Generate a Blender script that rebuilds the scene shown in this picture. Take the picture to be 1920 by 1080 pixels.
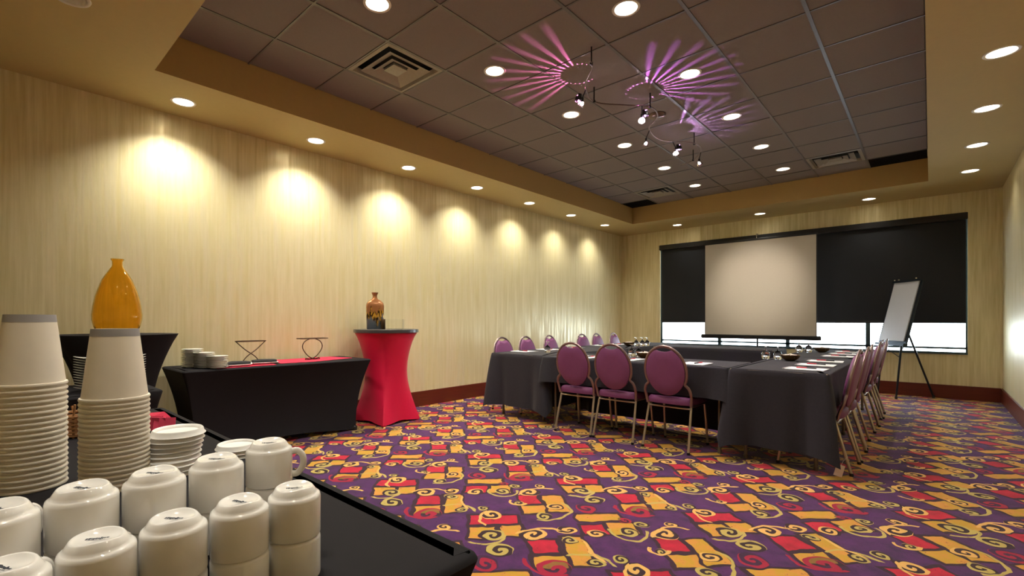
import bpy, math, random
from mathutils import Vector, Matrix
random.seed(7)
R = math.radians
scene = bpy.context.scene
C = scene.collection
for o in list(bpy.data.objects):
    bpy.data.objects.remove(o)

# ------------------------------------------------------------------ camera, world, exposure
CAM_H = 1.157
cam_d = bpy.data.cameras.new('camera')
cam = bpy.data.objects.new('camera', cam_d)
C.objects.link(cam)
cam.location = (0, 0, CAM_H)
cam.rotation_euler = (R(90), 0, R(43.42))
cam_d.sensor_width = 36
cam_d.lens = 36 * 896.4 / 1920
cam_d.shift_x = (960 - 896.9) / 1920
cam_d.shift_y = (600.6 - 540) / 1920
cam_d.clip_start = 0.05
scene.camera = cam

world = bpy.data.worlds.new('overcast sky')
scene.world = world
world.use_nodes = True
bg = world.node_tree.nodes['Background']
bg.inputs[0].default_value = (0.80, 0.88, 1.0, 1)
bg.inputs[1].default_value = 5.0

scene.view_settings.view_transform = 'Standard'
scene.view_settings.look = 'None'
scene.view_settings.exposure = 1.6
scene.view_settings.gamma = 1.0
scene.view_settings.use_curve_mapping = False

WARM = (1.0, 0.955, 0.83)
P_WALL = 42.0      # wall-washing downlights
P_FAR = 3.5
P_RIGHT = 3.5
P_CEIL = 25.0      # downlights in the tiled ceiling

# window portal (guides sampling of the daylight, adds no light of its own)
pl = bpy.data.lights.new('window_portal', 'AREA')
pl.shape = 'RECTANGLE'
pl.size = 4.5
pl.size_y = 0.5
pl.cycles.is_portal = True
po = bpy.data.objects.new('window_portal', pl)
C.objects.link(po)
po.location = (-1.86, 9.985, 0.89)
po.rotation_euler = (R(-90), 0, 0)

# ------------------------------------------------------------------ room dimensions
XL, XR, YF, YB = -5.0, 0.732, 9.922, -1.2
ZS, ZT = 3.0225, 3.3274
LX, RX, LY, NY = -4.204, -0.0245, 8.799, 0.93
WX0, WX1, WZ0, WZ1 = -4.13, 0.39, 0.655, 2.722

# ------------------------------------------------------------------ node helpers
class NT:
    def __init__(s, name):
        s.mat = bpy.data.materials.new(name)
        s.mat.use_nodes = True
        s.t = s.mat.node_tree
        s.t.nodes.clear()
        s.out = s.t.nodes.new('ShaderNodeOutputMaterial')
    def n(s, typ, **kw):
        nd = s.t.nodes.new(typ)
        for k, v in kw.items():
            setattr(nd, k, v)
        return nd
    def put(s, sock, v):
        if v is None:
            return
        if isinstance(v, bpy.types.NodeSocket):
            s.t.links.new(v, sock)
        else:
            sock.default_value = v
    def m(s, op, a, b=None, c=None, clamp=False):
        nd = s.n('ShaderNodeMath', operation=op, use_clamp=clamp)
        s.put(nd.inputs[0], a)
        s.put(nd.inputs[1], b)
        s.put(nd.inputs[2], c)
        return nd.outputs[0]
    def v(s, op, a, b=None, c=None):
        nd = s.n('ShaderNodeVectorMath', operation=op)
        s.put(nd.inputs[0], a)
        s.put(nd.inputs[1], b)
        s.put(nd.inputs[2], c)
        return nd.outputs['Value'] if op in ('LENGTH', 'DOT_PRODUCT', 'DISTANCE') else nd.outputs[0]
    def mix(s, f, a, b):
        nd = s.n('ShaderNodeMix', data_type='RGBA')
        s.put(nd.inputs[0], f)
        s.put(nd.inputs[6], a)
        s.put(nd.inputs[7], b)
        return nd.outputs[2]
    def noise(s, vec=None, scale=5, detail=2, rough=.5, out=0):
        nd = s.n('ShaderNodeTexNoise')
        s.put(nd.inputs['Vector'], vec)
        nd.inputs['Scale'].default_value = scale
        nd.inputs['Detail'].default_value = detail
        nd.inputs['Roughness'].default_value = rough
        return nd.outputs[out]
    def ramp(s, f, lo, hi):
        nd = s.n('ShaderNodeMapRange')
        s.put(nd.inputs[0], f)
        nd.inputs[1].default_value = lo
        nd.inputs[2].default_value = hi
        return nd.outputs[0]
    def obj(s):
        return s.n('ShaderNodeTexCoord').outputs['Object']
    def bsdf(s, color=None, rough=.5, metal=0, spec=.5, normal=None, **kw):
        b = s.n('ShaderNodeBsdfPrincipled')
        if color is not None:
            s.put(b.inputs['Base Color'], color)
        s.put(b.inputs['Roughness'], rough)
        s.put(b.inputs['Metallic'], metal)
        b.inputs['Specular IOR Level'].default_value = spec
        s.put(b.inputs['Normal'], normal)
        for k, v in kw.items():
            s.put(b.inputs[k.replace('_', ' ')], v)
        return b.outputs[0]
    def bump(s, h, strength=.2, dist=.002):
        b = s.n('ShaderNodeBump')
        b.inputs['Strength'].default_value = strength
        b.inputs['Distance'].default_value = dist
        s.put(b.inputs['Height'], h)
        return b.outputs[0]
    def done(s, sh):
        s.t.links.new(sh, s.out.inputs[0])
        return s.mat

def c3(r, g, b):
    """sRGB 0-255 to linear rgba"""
    f = lambda x: (x / 255) / 12.92 if x <= 10.3 else (((x / 255) + .055) / 1.055) ** 2.4
    return (f(r), f(g), f(b), 1)

def plain(name, col, rough=.5, metal=0, spec=.5, var=.12, scale=30, bump=0, bscale=200, **kw):
    t = NT(name)
    p = t.obj()
    f = t.noise(p, scale, 3)
    dark = tuple(x * (1 - var) for x in col[:3]) + (1,)
    lite = tuple(min(1, x * (1 + var)) for x in col[:3]) + (1,)
    nm = t.bump(t.noise(p, bscale, 2), bump, .002) if bump else None
    return t.done(t.bsdf(t.mix(f, dark, lite), rough, metal, spec, nm, **kw))

def emissive(name, col, strength):
    t = NT(name)
    e = t.n('ShaderNodeEmission')
    e.inputs[0].default_value = col
    e.inputs[1].default_value = strength
    return t.done(e.outputs[0])

# ------------------------------------------------------------------ materials
def wallpaper():
    t = NT('streaked_wallpaper')
    p = t.obj()
    sp = t.n('ShaderNodeSeparateXYZ')
    t.put(sp.inputs[0], p)
    s = t.m('ADD', sp.outputs[0], sp.outputs[1])
    cb = t.n('ShaderNodeCombineXYZ')
    t.put(cb.inputs[0], t.m('MULTIPLY', s, 17.0))
    t.put(cb.inputs[1], t.m('MULTIPLY', sp.outputs[2], 0.9))
    f1 = t.noise(cb.outputs[0], 1.0, 4, .6)
    cb2 = t.n('ShaderNodeCombineXYZ')
    t.put(cb2.inputs[0], t.m('MULTIPLY', s, 42.0))
    t.put(cb2.inputs[1], t.m('MULTIPLY', sp.outputs[2], 1.6))
    f2 = t.noise(cb2.outputs[0], 1.0, 3, .55)
    k = t.ramp(t.m('MULTIPLY_ADD', f2, .5, t.m('MULTIPLY', f1, .6)),   .41, .71)
    col = t.mix(k, c3(208, 195, 142), c3(236, 226, 190))
    nm = t.bump(f2, .25, .004)
    return t.done(t.bsdf(col, t.m('MULTIPLY_ADD', k, -.22, .52), t.m('MULTIPLY', k, .35), .5, nm))

# carpet ----------------------------------------------------------------
CP = .912
RECT_GOLD = [(.491, .089, .073, .075), (.584, .209, .064, .069), (.025, .078, .083, .061), (.065, .264, .057, .153),
             (.115, .66, .078, .077), (.853, .706, .136, .055), (.54, .699, .063, .139), (.499, .535, .076, .068)]
RECT_RED = [(.418, .25, .143, .064), (.826, .186, .076, .076), (.002, .537, .076, .068), (.383, .648, .066, .078)]
# centre x, y, outer radius, direction, phase
SP_ORANGE = [(.361, .29, .066, 1, .1), (.705, .258, .072, -1, .3), (.038, .499, .052, 1, .6), (.808, .419, .056, 1, .2),
             (.306, .755, .07, -1, .75), (.291, .902, .040, 1, .4), (.566, .65, .05, 1, .5)]
SP_OLIVE = [(.547, .101, .066, -1, .2), (.689, .006, .07, 1, .7), (.886, .328, .04, -1, .4), (.189, .222, .04, 1, .1),
            (.158, .64, .054, 1, .3), (.16, .78, .040, -1, .8), (.264, .33, .04, 1, .5), (.371, .549, .034, -1, .2),
            (.61, .494, .05, 1, .6)]
SP_RED = [(.723, .763, .07, 1, .3), (.077, .042, .085, 1, .6), (.071, .766, .038, 1, .1)]
TAILS = [(.537, .571, .160, .99, .13, .046, 0), (.514, .081, .112, .90, -.44, .048, 0), (.797, .225, .159, -.76, .65, .11, 1),
         (.033, .082, .124, .10, -.99, .044, 2), (.156, .646, .100, .58, -.81, -.026, 0), (.236, .502, .240, -.55, -.84, .214, 1),
         (.415, .756, .153, -.92, .38, .088, 1), (.181, .159, .125, -.32, .95, .06, 0), (.430, .292, .118, -.73, -.68, .07, 1),
         (.351, .565, .054, .29, -.96, -.003, 1)]

def carpet():
    t = NT('patterned_carpet')
    p0 = t.obj()
    wob = t.noise(p0, 6.5, 2, .55, out=1)
    p = t.v('ADD', p0, t.v('MULTIPLY', t.v('SUBTRACT', wob, (.5, .5, .5)), (.075, .075, 0)))
    p = t.v('MULTIPLY', p, (1, 1, 0))
    p = t.v('ADD', p, (5, 0, 0))
    cell = t.v('WRAP', p, (CP, CP, 1), (0, 0, -1))
    sp = t.n('ShaderNodeSeparateXYZ')
    t.put(sp.inputs[0], cell)
    scr = t.noise(t.v('MULTIPLY', p0, (1.0, 1.0, 0)), 22.0, 5, .8)          # scribbled strokes
    blot = t.ramp(t.noise(p0, 11.0, 4, .65), .3, .7)
    fib = t.noise(p0, 420.0, 1)
    nm = t.bump(fib, .35, .004)
    H = CP / 2
    PURPLE = t.mix(blot, c3(48, 15, 60), c3(80, 27, 90))
    RED = t.mix(blot, c3(142, 4, 36), c3(186, 8, 48))
    GOLD = t.mix(t.ramp(blot, .35, .65), c3(176, 136, 34), c3(190, 130, 52))
    DARK = c3(40, 14, 26)
    ORANGE = c3(204, 158, 84)
    OLIVE = c3(170, 150, 78)
    CRIM = c3(146, 4, 46)
    def union(masks, op='MAXIMUM'):
        r = None
        for x in masks:
            r = x if r is None else t.m(op, r, x)
        return r
    def hits(c, rad, lo, hi):
        for k in (-1, 0, 1):
            if c + k * CP + rad > lo and c + k * CP - rad < hi:
                return True
        return False
    def leaf(x0, x1, y0, y1):
        ok = lambda f, rad: hits(f[0], rad, x0, x1) and hits(f[1], rad, y0, y1)
        def delta(f):
            return t.v('WRAP', t.v('SUBTRACT', p, (f[0], f[1], 0)), (H, H, 1), (-H, -H, -1))
        def rect(f):
            q = delta(f)
            e = t.m('ABSOLUTE', t.v('DOT_PRODUCT', q, (.7071, .7071, 0)))
            n_ = t.m('ABSOLUTE', t.v('DOT_PRODUCT', q, (-.7071, .7071, 0)))
            return t.m('MAXIMUM', t.m('SUBTRACT', e, f[2] - .007), t.m('SUBTRACT', n_, f[3] - .007))
        g = union([rect(f) for f in RECT_GOLD if ok(f, (f[2] + f[3]) * .72 + .03)], 'MINIMUM')
        r = union([rect(f) for f in RECT_RED if ok(f, (f[2] + f[3]) * .72 + .03)], 'MINIMUM')
        lights = {0: [], 1: [], 2: []}
        darks = []
        for cls, lst in ((1, SP_ORANGE), (0, SP_OLIVE), (2, SP_RED)):
            for f in lst:
                if not ok(f, f[2] + .01):
                    continue
                q = delta(f)
                ln = t.v('LENGTH', q)
                s2 = t.n('ShaderNodeSeparateXYZ')
                t.put(s2.inputs[0], q)
                th = t.m('MULTIPLY_ADD', t.m('ARCTAN2', s2.outputs[1], s2.outputs[0]), f[3] / (2 * math.pi), f[4])
                fr = t.m('FRACT', t.m('MULTIPLY_ADD', ln, 1.3 / f[2], th))
                inside = t.m('LESS_THAN', ln, f[2])
                lights[cls].append(t.m('MULTIPLY', t.m('LESS_THAN', fr, .52), inside))
                darks.append(inside if cls != 2 else t.m('MULTIPLY', inside, .6))
        for f in TAILS:
            if not ok(f, f[2] + .02):
                continue
            q = delta(f)
            a = t.m('COMPARE', t.v('LENGTH', q), f[2], .0085)
            hp = t.m('GREATER_THAN', t.v('DOT_PRODUCT', q, (f[3], f[4], 0)), f[5])
            lights[f[6]].append(t.m('MULTIPLY', a, hp))
        col = PURPLE
        dd = union([x for x in (g, r) if x is not None], 'MINIMUM')
        if dd is not None:
            col = t.mix(t.m('MULTIPLY', t.m('LESS_THAN', dd, .021), .92), col, DARK)
        if r is not None:
            col = t.mix(t.m('LESS_THAN', r, 0), col, RED)
        if g is not None:
            col = t.mix(t.m('LESS_THAN', g, 0), col, GOLD)
        d = union(darks)
        if d is not None:
            col = t.mix(d, col, DARK)
        for cls, cc in ((2, CRIM), (0, OLIVE), (1, ORANGE)):
            mk = union(lights[cls])
            if mk is not None:
                col = t.mix(mk, col, cc)
        stroke = t.m('MULTIPLY', t.m('GREATER_THAN', scr, .625), .7)
        col = t.mix(stroke, col, DARK)
        return t.bsdf(col, .95, 0, .25, nm, Sheen_Weight=.15)
    N = 3
    w = CP / N
    def tree(axis, leaves):
        sh = leaves[-1]
        for i in range(N - 2, -1, -1):
            mx = t.n('ShaderNodeMixShader')
            t.put(mx.inputs[0], t.m('LESS_THAN', sp.outputs[axis], w * (i + 1)))
            t.t.links.new(sh, mx.inputs[1])
            t.t.links.new(leaves[i], mx.inputs[2])
            sh = mx.outputs[0]
        return sh
    cols = [tree(1, [leaf(w * i, w * (i + 1), w * j, w * (j + 1)) for j in range(N)]) for i in range(N)]
    return t.done(tree(0, cols))

def vase_mosaic():
    t = NT('copper_drip_glaze')
    p = t.obj()
    sp = t.n('ShaderNodeSeparateXYZ')
    t.put(sp.inputs[0], p)
    drip = t.noise(t.v('MULTIPLY', p, (40, 40, 7)), 1.0, 3)
    h = t.m('MULTIPLY_ADD', t.m('SUBTRACT', drip, .5), .36, sp.outputs[2])
    low = t.ramp(h, .09, .12)
    up = t.ramp(h, .19, .22)
    flake = t.ramp(t.noise(t.v('MULTIPLY', p, (60, 60, 22)), 1.0, 3), .45, .55)
    midc = t.mix(flake, c3(60, 38, 20), c3(215, 165, 60))
    col = t.mix(low, c3(120, 128, 136), t.mix(up, midc, c3(176, 120, 78)))
    return t.done(t.bsdf(col, .14, .55, .6))

def glass(name, col=(1, 1, 1, 1), rough=0.0, ior=1.45):
    t = NT(name)
    p = t.obj()
    c = t.mix(t.noise(p, 6, 2), col, tuple(x * .92 for x in col[:3]) + (1,))
    return t.done(t.bsdf(c, rough, 0, .5, None, Transmission_Weight=1.0, IOR=ior))

def pane_glass(name, tint=(.97, 1, .99, 1)):
    t = NT(name)
    tr = t.n('ShaderNodeBsdfTransparent')
    tr.inputs[0].default_value = tint
    gl = t.n('ShaderNodeBsdfGlossy')
    gl.inputs['Roughness'].default_value = .02
    fr = t.n('ShaderNodeFresnel')
    fr.inputs[0].default_value = 1.3
    mx = t.n('ShaderNodeMixShader')
    t.t.links.new(t.m('MULTIPLY', fr.outputs[0], .5), mx.inputs[0])
    t.t.links.new(tr.outputs[0], mx.inputs[1])
    t.t.links.new(gl.outputs[0], mx.inputs[2])
    return t.done(mx.outputs[0])

def wood(name, a, b, rough=.35):
    t = NT(name)
    p = t.obj()
    f = t.noise(t.v('MULTIPLY', p, (3, 3, 60)), 1.0, 4, .6)
    return t.done(t.bsdf(t.mix(f, a, b), rough, 0, .5))

M = {}
M['wall'] = wallpaper()
M['carpet'] = carpet()
M['soffit'] = plain('soffit_paint', c3(192, 174, 120), .7, bump=.1, bscale=90, var=.04)
M['tray'] = plain('tray_side_paint', c3(190, 160, 100), .7, bump=.1, bscale=90, var=.04)
M['tile'] = plain('acoustic_tile', c3(134, 126, 124), .9, bump=.4, bscale=260, var=.07, scale=60)
M['tgrid'] = plain('ceiling_grid_metal', c3(112, 108, 106), .4, .3)
M['base'] = wood('mahogany_baseboard', c3(74, 24, 14), c3(112, 42, 24))
M['black'] = plain('black_metal', c3(22, 22, 24), .4, .2)
M['dark'] = plain('dark_void', c3(18, 18, 18), .9)
M['white_trim'] = plain('white_trim', c3(225, 222, 215), .35)
M['reflector'] = plain('white_reflector', c3(240, 236, 226), .25, .2)
M['lamp'] = emissive('downlight_lamp', (1, .92, .78, 1), 26)
M['lamp_dim'] = plain('unlit_lamp', c3(120, 112, 96), .3)
M['bulb'] = emissive('halogen_bulb', (1, .93, .95, 1), 40)
M['vent'] = plain('vent_metal', c3(156, 150, 138), .45, .1)
M['shade'] = plain('black_shade_cloth', c3(16, 20, 28), .7, bump=.2, bscale=300)
M['frame'] = plain('window_frame_metal', c3(70, 90, 96), .35, .5)
M['pane'] = pane_glass('window_pane')
M['acrylic'] = pane_glass('clear_acrylic', (.985, .99, .99, 1))
M['screen'] = plain('matte_screen_fabric', c3(188, 180, 166), .8, var=.03)
M['paper'] = plain('white_paper', c3(228, 230, 232), .6, var=.03)
M['padgrey'] = plain('grey_flipchart_paper', c3(196, 198, 204), .6, var=.03)
M['cloth'] = plain('charcoal_tablecloth', c3(42, 40, 47), .85, spec=.25, bump=.5, bscale=500, var=.2, scale=60, Sheen_Weight=.08)
M['spandex'] = plain('black_spandex', c3(33, 31, 34), .8, spec=.12, bump=.15, bscale=900, var=.1)
M['red_spandex'] = plain('red_spandex', c3(205, 8, 62), .5, spec=.35, bump=.15, bscale=900, var=.05, Sheen_Weight=.1)
M['table_top'] = plain('laminate_tabletop', c3(120, 104, 86), .5)
M['table_leg'] = plain('painted_steel_leg', c3(120, 112, 96), .35, .6)
M['marble'] = plain('dark_speckled_laminate', c3(58, 56, 60), .25, var=.6, scale=180)
M['purple'] = plain('purple_vinyl', c3(122, 66, 110), .5, spec=.4, bump=.15, bscale=700, var=.08)
M['purple_seat'] = plain('purple_seat_fabric', c3(110, 56, 96), .6, spec=.35, bump=.2, bscale=700, var=.08)
M['chair_frame'] = plain('bronze_tube', c3(142, 122, 122), .32, .8, var=.06)
M['chair_leg'] = plain('champagne_tube', c3(186, 176, 160), .3, .85, var=.06)
M['amber'] = glass('amber_glass', (1.0, .70, .16, 1), .02, 1.3)
M['clear'] = glass('goblet_glass', (1, 1, 1, 1), 0, 1.45)
M['mosaic'] = vase_mosaic()
M['china'] = plain('white_china', c3(234, 231, 226), .07, spec=.6, var=.02)
M['plate'] = plain('white_plate', c3(226, 224, 216), .2, spec=.5, var=.02)
M['cup'] = plain('paper_cup', c3(226, 216, 200), .5, spec=.4, var=.04)
M['cup_band'] = plain('cup_base_band', c3(150, 146, 146), .6, var=.03)
M['lid'] = plain('white_plastic_lid', c3(232, 230, 226), .35, spec=.5, var=.02)
M['ink'] = plain('dark_ink', c3(40, 46, 58), .6)
M['wire'] = plain('bronze_wire', c3(70, 50, 30), .4, .7)
M['red_cloth'] = plain('red_runner_cloth', c3(190, 22, 62), .8, bump=.3, bscale=500)
M['pink'] = plain('pink_packet_paper', c3(225, 70, 105), .6)
M['blacknap'] = plain('black_napkin', c3(36, 33, 36), .85, bump=.4, bscale=500)
M['steel'] = plain('steel', c3(205, 205, 205), .2, 1.0)
M['wicker'] = plain('wicker', c3(150, 105, 62), .7, bump=.6, bscale=120, var=.35, scale=90)
M['bowl'] = plain('bronze_bowl', c3(112, 84, 46), .3, .5)
M['mint'] = plain('wrapped_mints', c3(226, 214, 200), .4, var=.15)
M['penred'] = plain('red_pen_plastic', c3(175, 22, 42), .35)
M['penblack'] = plain('black_pen_plastic', c3(24, 24, 28), .35)
M['glow_shade'] = glass('frosted_pink_shade', (1, .75, .88, 1), .25, 1.3)
M['track'] = plain('satin_track_metal', c3(120, 104, 100), .3, .8)
M['easel'] = plain('easel_aluminium_dark', c3(38, 46, 54), .35, .5)
M['cord'] = plain('white_cord', c3(220, 216, 210), .5)

# ------------------------------------------------------------------ mesh helpers
class MB:
    def __init__(s):
        s.v = []
        s.f = []
    def add(s, vs, fs):
        o = len(s.v)
        s.v += [tuple(x) for x in vs]
        s.f += [tuple(i + o for i in f) for f in fs]
        return s
    def box(s, x0, x1, y0, y1, z0, z1):
        return s.add([(x0, y0, z0), (x1, y0, z0), (x1, y1, z0), (x0, y1, z0), (x0, y0, z1), (x1, y0, z1), (x1, y1, z1), (x0, y1, z1)],
                     [(3, 2, 1, 0), (4, 5, 6, 7), (0, 1, 5, 4), (1, 2, 6, 5), (2, 3, 7, 6), (3, 0, 4, 7)])
    def rbox(s, x0, x1, y0, y1, z0, z1, b=.005):
        """box with chamfered edges"""
        rings = []
        for z, i in ((z0, b), (z0 + b, 0), (z1 - b, 0), (z1, b)):
            a, c, d, e = x0 + i, x1 - i, y0 + i, y1 - i
            k = b
            rings.append([(a + k, d, z), (c - k, d, z), (c, d + k, z), (c, e - k, z), (c - k, e, z), (a + k, e, z), (a, e - k, z), (a, d + k, z)])
        return s.loft(rings, True, True)
    def quad(s, a, b, c, d):
        return s.add([a, b, c, d], [(0, 1, 2, 3)])
    def loft(s, rings, cap0=False, cap1=False, closed=True):
        n = len(rings[0])
        o = len(s.v)
        for r in rings:
            s.v += [tuple(p) for p in r]
        m = n if closed else n - 1
        for i in range(len(rings) - 1):
            for j in range(m):
                k = (j + 1) % n
                s.f.append((o + i * n + j, o + i * n + k, o + (i + 1) * n + k, o + (i + 1) * n + j))
        if cap0:
            s.f.append(tuple(o + j for j in range(n - 1, -1, -1)))
        if cap1:
            b = o + (len(rings) - 1) * n
            s.f.append(tuple(b + j for j in range(n)))
        return s
    def lathe(s, prof, n=24, c=(0, 0, 0), cap0=False, cap1=False, zmod=None):
        rings = []
        for i, (r, z) in enumerate(prof):
            ring = []
            for j in range(n):
                a = 2 * math.pi * j / n
                dz = zmod(i, a) if zmod else 0
                ring.append((c[0] + r * math.cos(a), c[1] + r * math.sin(a), c[2] + z + dz))
            rings.append(ring)
        return s.loft(rings, cap0, cap1)
    def tube(s, pts, r, n=8, closed=False, caps=True, sx=1.0):
        pts = [Vector(p) for p in pts]
        rr = r if isinstance(r, (list, tuple)) else [r] * len(pts)
        rings = []
        up = None
        L = len(pts)
        for i, p in enumerate(pts):
            a = pts[(i - 1) % L] if (closed or i > 0) else p
            b = pts[(i + 1) % L] if (closed or i < L - 1) else p
            t = (b - a).normalized()
            if up is None:
                up = Vector((0, 0, 1)) if abs(t.z) < .9 else Vector((1, 0, 0))
            u = (up - t * up.dot(t)).normalized()
            up = u
            w = t.cross(u)
            rings.append([p + (u * math.cos(2 * math.pi * k / n) * sx + w * math.sin(2 * math.pi * k / n)) * rr[i] for k in range(n)])
        if closed:
            rings.append(rings[0])
        return s.loft(rings, caps and not closed, caps and not closed)
    def build(s, name, mat, parent=None, smooth=False, loc=None, rz=0):
        me = bpy.data.meshes.new(name)
        me.from_pydata(s.v, [], s.f)
        me.update()
        if smooth:
            me.polygons.foreach_set('use_smooth', [True] * len(me.polygons))
            try:
                me.set_sharp_from_angle(angle=R(50))
            except Exception:
                pass
        me.materials.append(M[mat] if isinstance(mat, str) else mat)
        o = bpy.data.objects.new(name, me)
        C.objects.link(o)
        if parent:
            o.parent = parent
        if loc:
            o.location = loc
        o.rotation_euler.z = rz
        return o

def smooth_path(pts, k=6, closed=False):
    pts = [Vector(p) for p in pts]
    out = []
    n = len(pts)
    rng = range(n if closed else n - 1)
    for i in rng:
        g = lambda j: pts[j % n] if closed else pts[max(0, min(n - 1, j))]
        a, b, c, d = g(i - 1), g(i), g(i + 1), g(i + 2)
        for q in range(k):
            t = q / k
            out.append(.5 * ((2 * b) + (c - a) * t + (2 * a - 5 * b + 4 * c - d) * t * t + (3 * b - 3 * c + d - a) * t ** 3))
    if not closed:
        out.append(pts[-1])
    return out

def tag(o, label, cat, group=None):
    o['label'] = label
    o['category'] = cat
    if group:
        o['group'] = group
    return o

def struct(o):
    o['kind'] = 'structure'
    return o

def thing(name, loc, label, cat, group=None, rz=0):
    o = bpy.data.objects.new(name, None)
    o.empty_display_size = .05
    C.objects.link(o)
    o.location = loc
    o.rotation_euler.z = rz
    return tag(o, label, cat, group)

def copy_tree(o, parent=None):
    c = o.copy()
    C.objects.link(c)
    c.parent = parent
    for ch in list(o.children):
        copy_tree(ch, c)
    return c

def place(proto, used, loc, rz, label, group=None):
    """first call moves the prototype, later calls copy it"""
    o = copy_tree(proto) if used[0] else proto
    used[0] = True
    o.location = loc
    o.rotation_euler.z = rz
    o['label'] = label
    if group:
        o['group'] = group
    return o

ORD = ['first', 'second', 'third', 'fourth', 'fifth', 'sixth', 'seventh', 'eighth', 'ninth', 'tenth', 'eleventh', 'twelfth',
       'thirteenth', 'fourteenth', 'fifteenth', 'sixteenth', 'seventeenth', 'eighteenth', 'nineteenth', 'twentieth',
       'twenty-first', 'twenty-second', 'twenty-third']

def from_top(k, n):
    return 'topmost' if k == 0 else ('bottom' if k == n - 1 else ORD[k] + ' from the top')

# ------------------------------------------------------------------ room shell
fl = MB().box(XL - .2, XR + .2, YB - .2, YF + .2, -.1, 0).build('floor', 'carpet')
struct(fl)
struct(MB().box(XL - .15, XL, YB - .15, YF + .15, 0, 3.75).build('wall_left', 'wall'))
struct(MB().box(XR, XR + .15, YB - .15, YF + .15, 0, 3.75).build('wall_right', 'wall'))
struct(MB().box(XL, XR, YB - .15, YB, 0, 3.75).build('wall_back', 'wall'))
wf = MB()
WT = .16
wf.box(XL, WX0, YF, YF + WT, 0, 3.75)
wf.box(WX1, XR, YF, YF + WT, 0, 3.75)
wf.box(WX0, WX1, YF, YF + WT, 0, WZ0)
wf.box(WX0, WX1, YF, YF + WT, WZ1, 3.75)
struct(wf.build('wall_far', 'wall'))

def bboard(name, pts_fn):
    o = pts_fn(MB()).build(name, 'base')
    struct(o)
BH = .195
bboard('baseboard_left', lambda m: m.box(XL, XL + .014, YB, YF, 0, BH).box(XL, XL + .008, YB, YF, BH, BH + .006))
bboard('baseboard_right', lambda m: m.box(XR - .014, XR, YB, YF, 0, BH).box(XR - .008, XR, YB, YF, BH, BH + .006))
bboard('baseboard_far', lambda m: m.box(XL + .014, XR - .014, YF - .014, YF, 0, BH).box(XL + .014, XR - .014, YF - .008, YF, BH, BH + .006))

# lights positions
HR = .080
LEFT_Y = [1.235 + 1.213 * i for i in range(7)]
RIGHT_Y = [1.28 + 1.213 * i for i in range(7)]
FAR_X = [-3.605, -2.174, -.692]
LXX, RXX, FYY = -4.64, .358, 9.472
NEAR = (-3.603, .385)
CEIL = [(-2.765, 1.9105 + 1.22 * j) for j in range(6)] + [(-1.545, 1.9105 + 1.22 * j) for j in range(6)]

def holed(mb, x0, x1, y0, y1, cx, cy, r, z, up=.0, n=32):
    ang = sorted([2 * math.pi * i / n for i in range(n)] + [math.atan2(b - cy, a - cx) % (2 * math.pi) for a in (x0, x1) for b in (y0, y1)])
    inn, outp, top = [], [], []
    for a in ang:
        c, s_ = math.cos(a), math.sin(a)
        tx = ((x1 if c > 0 else x0) - cx) / c if abs(c) > 1e-9 else 1e9
        ty = ((y1 if s_ > 0 else y0) - cy) / s_ if abs(s_) > 1e-9 else 1e9
        t = min(tx, ty)
        inn.append((cx + r * c, cy + r * s_, z))
        outp.append((cx + t * c, cy + t * s_, z))
        top.append((cx + r * c, cy + r * s_, z + up))
    rings = [outp, inn] + ([top] if up else [])
    mb.loft(rings)

ce = MB()
def strip(x0, x1, y0, y1, axis, holes):
    hs = sorted(holes)
    a0, a1 = (y0, y1) if axis == 'y' else (x0, x1)
    cuts = [a0]
    for (p, q) in zip(hs[:-1], hs[1:]):
        cuts.append((p[0] + q[0]) / 2)
    cuts.append(a1)
    for i, h in enumerate(hs):
        if axis == 'y':
            holed(ce, x0, x1, cuts[i], cuts[i + 1], h[1], h[0], HR, ZS)
        else:
            holed(ce, cuts[i], cuts[i + 1], y0, y1, h[0], h[1], HR, ZS)
strip(XL, LX, YB, YF, 'y', [(y, LXX) for y in LEFT_Y])
strip(RX, XR, YB, YF, 'y', [(y, RXX) for y in RIGHT_Y])
strip(LX, RX, LY, YF, 'x', [(x, FYY) for x in FAR_X])
NEAR_FILL = [(-2.25, .385), (-.95, .385)]  # added fill lamps, out of view, that brighten the foreground mugs
strip(LX, RX, YB, NY, 'x', [NEAR] + NEAR_FILL)
ceil = struct(ce.build('ceiling', 'soffit'))
MB().box(XL - .15, XR + .15, YB - .15, YF + .3, 3.75, 3.85).build('roof_slab', 'dark', ceil)
side = MB()
for a, b in (((LX, NY), (LX, LY)), ((LX, LY), (RX, LY)), ((RX, LY), (RX, NY)), ((RX, NY), (LX, NY))):
    side.quad((a[0], a[1], ZS), (b[0], b[1], ZS), (b[0], b[1], ZT + .03), (a[0], a[1], ZT + .03))
side.build('tray_side', 'tray', ceil)
# plenum lid above the tiles
MB().box(LX, RX, NY, LY, ZT + .2, ZT + .22).build('plenum_deck', 'dark', ceil)

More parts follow.
